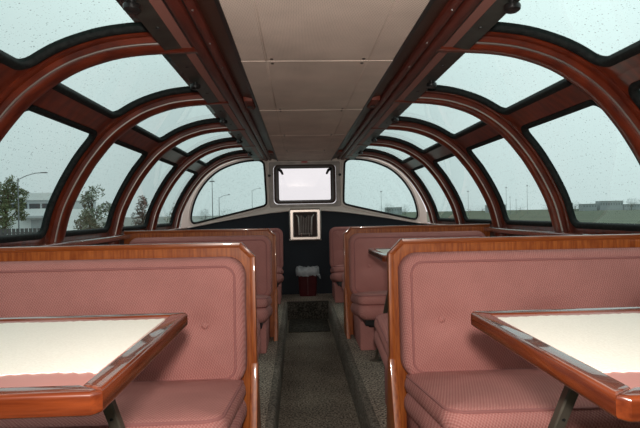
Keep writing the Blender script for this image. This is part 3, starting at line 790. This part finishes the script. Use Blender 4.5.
tabs = [(-1, 0.955, 'left', -0.895, 'booth table with wooden rim and white paper cloth at lower left'),
        (1, 0.873, 'right', 0.829, 'booth table with wooden rim and white paper cloth at lower right')]
for sd, y, nm, xc, lab in tabs:
    t = make_table(sd); t.location = (xc, y, 0); tag(t, lab, 'table', 'booth tables')
    p = paper(sd, 'paper_tablecloth', 3 + sd); p.location = (xc, y, 0); tag(p, f'white paper cloth with scalloped edge on the {nm} near table', 'tablecloth', 'paper cloths on the tables')
t = make_table(1); t.location = (0.885, 2.935, 0); tag(t, 'farther booth table whose corner shows beyond the nearest right partition', 'table', 'booth tables')
p = paper(1, 'paper_tablecloth', 9); p.location = (0.885, 2.935, 0); tag(p, 'white paper cloth on the farther right table behind the partition', 'tablecloth', 'paper cloths on the tables')

# ------------------------------------------------------------------ waste bin
t = empty('waste_bin', (0.01, 5.95, 0.0)); tag(t, 'small maroon plastic waste bin with white liner at the end wall', 'waste bin')
bm = bmesh.new(); rings = []
for z, w_, d_ in ((0.0, 0.19, 0.15), (0.012, 0.20, 0.16), (0.27, 0.225, 0.18), (0.285, 0.235, 0.19)):
    rings.append([bm.verts.new((x, y, z)) for x, y in rrect(w_, d_, 0.025, 5, 0.5)])
for A, B in zip(rings, rings[1:]):
    for k in range(len(A)): bm.faces.new((A[k], A[(k + 1) % len(A)], B[(k + 1) % len(A)], B[k]))
bm.faces.new(rings[0][::-1]); bn = obj('bin_body', bm, m_bin, t)
bm = bmesh.new(); box(bm, -0.006, 0.006, -0.098, -0.080, 0.02, 0.27, 0.002, 1); obj('rib', bm, m_bin, bn)
bm = bmesh.new(); rings = []; rnd_ = random.Random(4)
ring0 = rrect(1, 1, 0.2, 6, 0.08)
for z, s_ in ((0.245, 0.130), (0.252, 0.133), (0.27, 0.137), (0.30, 0.139), (0.325, 0.134), (0.332, 0.124), (0.318, 0.112), (0.26, 0.10)):
    rings.append([bm.verts.new((x * 2 * s_ * (1 + rnd_.uniform(-.03, .03)), y * 1.62 * s_ * (1 + rnd_.uniform(-.03, .03)), z + rnd_.uniform(-.012, .012))) for x, y in ring0])
for A, B in zip(rings, rings[1:]):
    for k in range(len(A)): bm.faces.new((A[k], A[(k + 1) % len(A)], B[(k + 1) % len(A)], B[k]))
bm.faces.new(rings[-1]); lb = obj('bin_liner', bm, m_bag, t); lb['label'] = 'crumpled white plastic liner folded over the rim'
bm = bmesh.new(); tube(bm, [(0.12, -0.07, 0.26), (0.135, -0.10, 0.245), (0.148, -0.11, 0.21)], [0.014, 0.013, 0.006], 8); obj('liner_tail', bm, m_bag, t)

# ------------------------------------------------------------------ outside world
GZ = -2.8
def ray(px, py, Y):  # outdoor things are placed by image pixel coordinates and a chosen distance
    """world point of the surroundings: image pixel cast from the camera viewpoint (at 500 px focal length) at distance Y"""
    h, v = (px - 320) / 500, (214 - py) / 500
    dx = 0.04498 + 0.99882 * h + 0.01852 * v; dy = 0.99899 - 0.04494 * h - 0.00244 * v; dz = -0.0016 - 0.0186 * h + 0.99983 * v
    return Vector((-0.0958 + dx * Y / dy, Y, 0.9734 + dz * Y / dy))
m_field = noise_mat('wet_green_field', (0.045, 0.058, 0.03), (0.08, 0.095, 0.05), 0.05, (1, 0.3, 1), 0.9)
m_yard = noise_mat('wet_gravel_yard', (0.16, 0.16, 0.15), (0.24, 0.24, 0.22), 0.15, (1, 1, 1), 0.8)
m_bldg = noise_mat('pale_metal_cladding', (0.80, 0.81, 0.82), (0.86, 0.87, 0.87), 0.2, rough=0.6)
m_bldg2 = mat('grey_cladding', (0.50, 0.53, 0.55), 0.7)
m_dark = mat('dark_band_glazing', (0.06, 0.07, 0.08), 0.3)
m_farwall = mat('hazy_far_wall', (0.42, 0.45, 0.47), 0.8)  # distance haze is mixed into this wall colour and the window colour below
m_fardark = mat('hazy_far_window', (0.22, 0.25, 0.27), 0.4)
m_pole = mat('galvanised_pole', (0.22, 0.23, 0.24), 0.5, 0.3)
m_fence = mat('weathered_fence', (0.10, 0.10, 0.10), 0.8)
m_bark = noise_mat('brown_bark', (0.06, 0.045, 0.03), (0.10, 0.08, 0.06), 4, rough=0.9)
def leafmat(name, c):
    M = mat(name, c, 0.8, 0, 0.2); b = M.node_tree.nodes['Principled BSDF']
    t = N(M, 'ShaderNodeNewGeometry'); r = N(M, 'ShaderNodeMapRange'); r.inputs[3].default_value = 0.6; r.inputs[4].default_value = 1.4
    L(M, t.outputs['Random Per Island'], r.inputs[0])
    ml = N(M, 'ShaderNodeMixRGB', blend_type='MULTIPLY'); ml.inputs[0].default_value = 1; ml.inputs[1].default_value = (*c, 1); L(M, r.outputs[0], ml.inputs[2]); L(M, ml.outputs[0], b.inputs['Base Color'])
    return M
m_leafA = leafmat('olive_leaves', (0.15, 0.175, 0.09)); m_leafB = leafmat('grey_green_leaves', (0.18, 0.21, 0.15)); m_leafC = leafmat('dark_reddish_leaves', (0.14, 0.135, 0.115))
m_leafD = leafmat('distant_hazy_leaves', (0.20, 0.23, 0.22))  # greyed, the haze of distance is put into the leaf colour
bm = bmesh.new(); box(bm, -2500, 9, -2500, 4000, GZ - 0.5, GZ); tag(obj('ground_yard', bm, m_yard, smooth=False), 'grey gravel yard outside the left windows', kind='structure')
bm = bmesh.new(); box(bm, 9, 3500, -2500, 4000, GZ - 0.5, GZ + 0.01); tag(obj('ground_field', bm, m_field, smooth=False), 'wide green field outside the right windows', kind='structure')

def tree(px, topy, wpx, Y, mt, lab, lean=0.0, seed=1, dens=520, squash=1.0, group='trees outside the left windows'):
    rd = random.Random(seed); top = ray(px, topy, Y); H = top.z - GZ; W = wpx * Y / 500
    t = empty('tree', (top.x, Y, GZ)); tag(t, lab, 'tree', group)
    bm = bmesh.new(); tube(bm, [(0, 0, 0), (lean * 0.1 * H, 0, H * 0.3), (lean * 0.35 * H, 0, H * 0.75)], [0.035 * H, 0.028 * H, 0.008 * H], 7)
    for k in range(5):
        a = rd.uniform(0, 2 * PI); z = H * rd.uniform(0.25, 0.6)
        tube(bm, [(lean * 0.15 * H, 0, z), (lean * 0.3 * H + math.cos(a) * W * 0.3, math.sin(a) * W * 0.3, z + H * 0.22)], [0.014 * H, 0.004 * H], 5)
    obj('trunk', bm, m_bark, t)
    bm = bmesh.new()
    blobs = []
    for k in range(26):
        z = rd.uniform(0.10, 0.93); rw = math.sin(PI * min(1, (z - 0.08) / 0.95) ** 0.8) * 0.5
        blobs.append((lean * z * 0.45 * H + rd.uniform(-1, 1) * W * rw * 0.75, rd.uniform(-1, 1) * W * rw * 0.75, z * H, W * rd.uniform(0.15, 0.24)))
    for k in range(dens * 5):
        bx_, by_, bz_, br = rd.choice(blobs)
        v = Vector((rd.gauss(0, 1), rd.gauss(0, 1), rd.gauss(0, 1.25))).normalized() * br * rd.uniform(0.55, 1.1)
        c = Vector((bx_, by_, bz_)) + v
        if c.z < 0.1: c.z = 0.1
        s = H * rd.uniform(0.008, 0.018)
        a = Vector((rd.uniform(-1, 1) + lean * 2, rd.uniform(-1, 1), rd.uniform(-1, 1))).normalized(); b = a.orthogonal().normalized(); b = Matrix.Rotation(rd.uniform(0, 6.28), 3, a) @ b
        p = [c - a * s * 2.0, c + b * s * 0.7, c + a * s * 2.0, c - b * s * 0.7]
        bm.faces.new([bm.verts.new(q) for q in p])
    fo = obj('foliage', bm, mt, t, False); fo['kind'] = 'stuff'
    return t
tree(2, 176, 30, 88, m_leafA, 'windblown olive tree beside the street lamp at far left', 0.30, 2)
tree(52, 196, 12, 85, m_leafB, 'slim grey-green tree at the right end of the white building', 0.05, 3, 260)
tree(90, 188, 34, 62, m_leafB, 'bushy grey-green tree seen through the second left side window', 0.12, 5, 620)
tree(113, 204, 22, 80, m_leafC, 'low dark tree beside the bushy grey-green tree', 0.05, 8, 300)
tree(142, 196, 20, 85, m_leafC, 'dark reddish tree seen through the third left side window', 0.05, 11, 360)
tree(173, 205, 22, 110, m_leafB, 'low tree seen through the farthest left side window', 0.05, 13, 260)
for k, (px, ty, wp) in enumerate(((205, 211, 22), (226, 212, 26), (248, 213, 26))):
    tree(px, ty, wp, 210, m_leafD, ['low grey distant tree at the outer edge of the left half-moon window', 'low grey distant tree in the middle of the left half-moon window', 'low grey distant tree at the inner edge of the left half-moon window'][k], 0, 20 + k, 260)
hedge = [(548, 205), (566, 206), (592, 204), (482, 206), (520, 206), (470, 207), (640, 201)]
hl_ = ['low distant shrub beside the foot of the near right rib', 'low distant shrub beyond the small grey building', 'distant shrub behind the shed left of the widest far building', 'low distant shrub left of the mast cluster', 'low distant shrub right of the mast cluster', 'low distant shrub in the third right side window', 'distant shrub at the right edge of the picture']
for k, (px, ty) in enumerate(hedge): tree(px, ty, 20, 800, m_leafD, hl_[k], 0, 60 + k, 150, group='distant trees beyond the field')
for k, (px, ty, wp) in enumerate(((631, 199, 16), (575, 202, 14), (405, 206, 16), (388, 205, 20))):
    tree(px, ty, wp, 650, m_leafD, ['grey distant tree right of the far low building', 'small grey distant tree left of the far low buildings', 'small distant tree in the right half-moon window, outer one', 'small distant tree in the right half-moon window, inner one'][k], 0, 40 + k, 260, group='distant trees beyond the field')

def boxobj(name, mt, parent, x0, x1, y0, y1, z0, z1):
    bm = bmesh.new(); box(bm, x0, x1, y0, y1, z0, z1); return obj(name, bm, mt, parent, False)
# white building on the left
Yb = 120; a = ray(-60, 193, Yb); b = ray(53, 193, Yb)
t = empty('warehouse', (a.x, Yb, GZ)); tag(t, 'long white flat-roofed building behind the street lamp', 'building')
Wd = b.x - a.x; Ht = a.lerp(b, 0.8).z - GZ
boxobj('wall', m_bldg, t, 0, Wd, 0, 25, 0, Ht * 0.62)
boxobj('upper_storey', m_bldg2, t, 0, Wd, 3, 25, Ht * 0.62, Ht)
boxobj('roof_edge', m_bldg, t, -0.3, Wd + 0.3, 2.4, 25, Ht - 1.6, Ht + 0.1)
for k in range(9):
    x = Wd - 1.5 - k * 3.0
    w1 = boxobj('window', m_dark, t, x - 2.5, x, 2.9, 3.05, Ht * 0.63, Ht * 0.75)
boxobj('canopy', m_bldg2, t, Wd * 0.72, Wd + 0.2, -2.2, 0.2, Ht * 0.40, Ht * 0.45)
boxobj('loading_door', m_bldg2, t, Wd * 0.80, Wd * 0.93, -0.1, 0.1, 0, Ht * 0.36)
# fence in front of it
Yf = 62; a = ray(-40, 224, Yf); b = ray(60, 221, Yf)
t = empty('yard_fence', (a.x, Yf, GZ)); tag(t, 'dark slatted yard fence in front of the white building', 'fence')
Wd = b.x - a.x; hf = 2.6
n = int(Wd / 0.5)
s0 = None
for k in range(n):
    if s0 is None: s0 = boxobj('slat', m_fence, t, -0.19, 0.19, 0, 0.06, 0.1, hf); s0.location = (0.25, 0, 0)
    else: inst('slat', s0, t, (0.25 + k * 0.5, 0, 0))
boxobj('rail', m_fence, t, 0, Wd, 0.06, 0.14, 0.5, 0.65); boxobj('rail', m_fence, t, 0, Wd, 0.06, 0.14, 2.0, 2.15)

def street_lamp(px, topy, Y, armpx, lab, r=0.11):
    top = ray(px, topy, Y); H = top.z - GZ; A = armpx * Y / 500
    t = empty('street_lamp', (top.x, Y, GZ)); tag(t, lab, 'street lamp', 'street lamps and masts')
    bm = bmesh.new(); tube(bm, [(0, 0, 0), (0, 0, H)], [r, r * 0.65], 8); obj('pole', bm, m_pole, t)
    if armpx:
        bm = bmesh.new(); tube(bm, [(0, 0, H - 0.25), (A * 0.3, 0, H + abs(A) * 0.08), (A * 0.6, 0, H + abs(A) * 0.16), (A * 0.8, 0, H + abs(A) * 0.17)], r * 0.5, 6); obj('arm', bm, m_pole, t)
        bm = bmesh.new(); a_, b_ = sorted((A * 0.78, A)); box(bm, a_, b_, -0.16, 0.16, H + abs(A) * 0.155, H + abs(A) * 0.155 + 0.16, 0.05); obj('lamp_head', bm, m_pole, t)
street_lamp(18, 178, 75, 28, 'grey street lamp with curved arm in front of the white building')
street_lamp(219, 197, 100, 11, 'distant street lamp with short arm in the left half-moon window', 0.08)
street_lamp(252, 190, 130, 9, 'distant street lamp near the inner edge of the left half-moon window', 0.07)
def mast(px, topy, Y, lab, r):
    top = ray(px, topy, Y); H = top.z - GZ
    t = empty('mast', (top.x, Y, GZ)); tag(t, lab, 'mast', 'distant masts')
    bm = bmesh.new(); tube(bm, [(0, 0, 0), (0, 0, H)], [r, r * 0.6], 6); obj('pole', bm, m_pole, t)
    bm = bmesh.new(); box(bm, -r * 5, r * 5, -0.1, 0.1, H * 0.93, H * 0.95); obj('cross_arm', bm, m_pole, t, False)
mast(212, 178, 100, 'tall thin mast in the left half-moon window', 0.10)
for k, (px, ty) in enumerate(((498, 197), (506, 186), (510, 196), (516, 199), (527, 184), (468, 190), (381, 190))):
    mast(px, ty, 420, ['distant mast beyond the field, leftmost of the cluster', 'tallest distant mast in the middle of the cluster', 'distant mast just right of the tallest one', 'short distant mast at the right of the cluster', 'distant mast nearest the first right rib', 'distant mast in the third right side window', 'distant mast in the right half-moon window'][k], 0.17)
bl = [(600, 623, 201, 750, 'low grey flat building beyond the field, the widest one'), (583, 597, 204, 750, 'low grey shed left of the widest far building'), (556, 573, 203, 750, 'small grey building beyond the field next to the near right rib'),
      (624, 660, 204, 750, 'far low shed at the right edge of the view'), (488, 506, 205, 750, 'far low shed in the second right side window'), (386, 402, 207.5, 750, 'far low shed in the right half-moon window')]
for x0, x1, ty, Y, lab in bl:
    a = ray(x0, ty, Y); b = ray(x1, ty, Y); H = (a.z + b.z) / 2 - GZ; Wd = b.x - a.x
    t = empty('distant_building', (a.x, Y, GZ)); tag(t, lab, 'building', 'low buildings beyond the field')
    boxobj('wall', m_farwall, t, 0, Wd, 0, 12, 0, H)
    boxobj('roof', m_bldg, t, -0.4, Wd + 0.4, -0.4, 12.4, H, H + 0.5)
    nw = max(2, int(Wd / 4))
    for k in range(nw): boxobj('window', m_fardark, t, Wd * (k + 0.25) / nw, Wd * (k + 0.7) / nw, -0.1, 0.02, H * 0.55, H * 0.8)
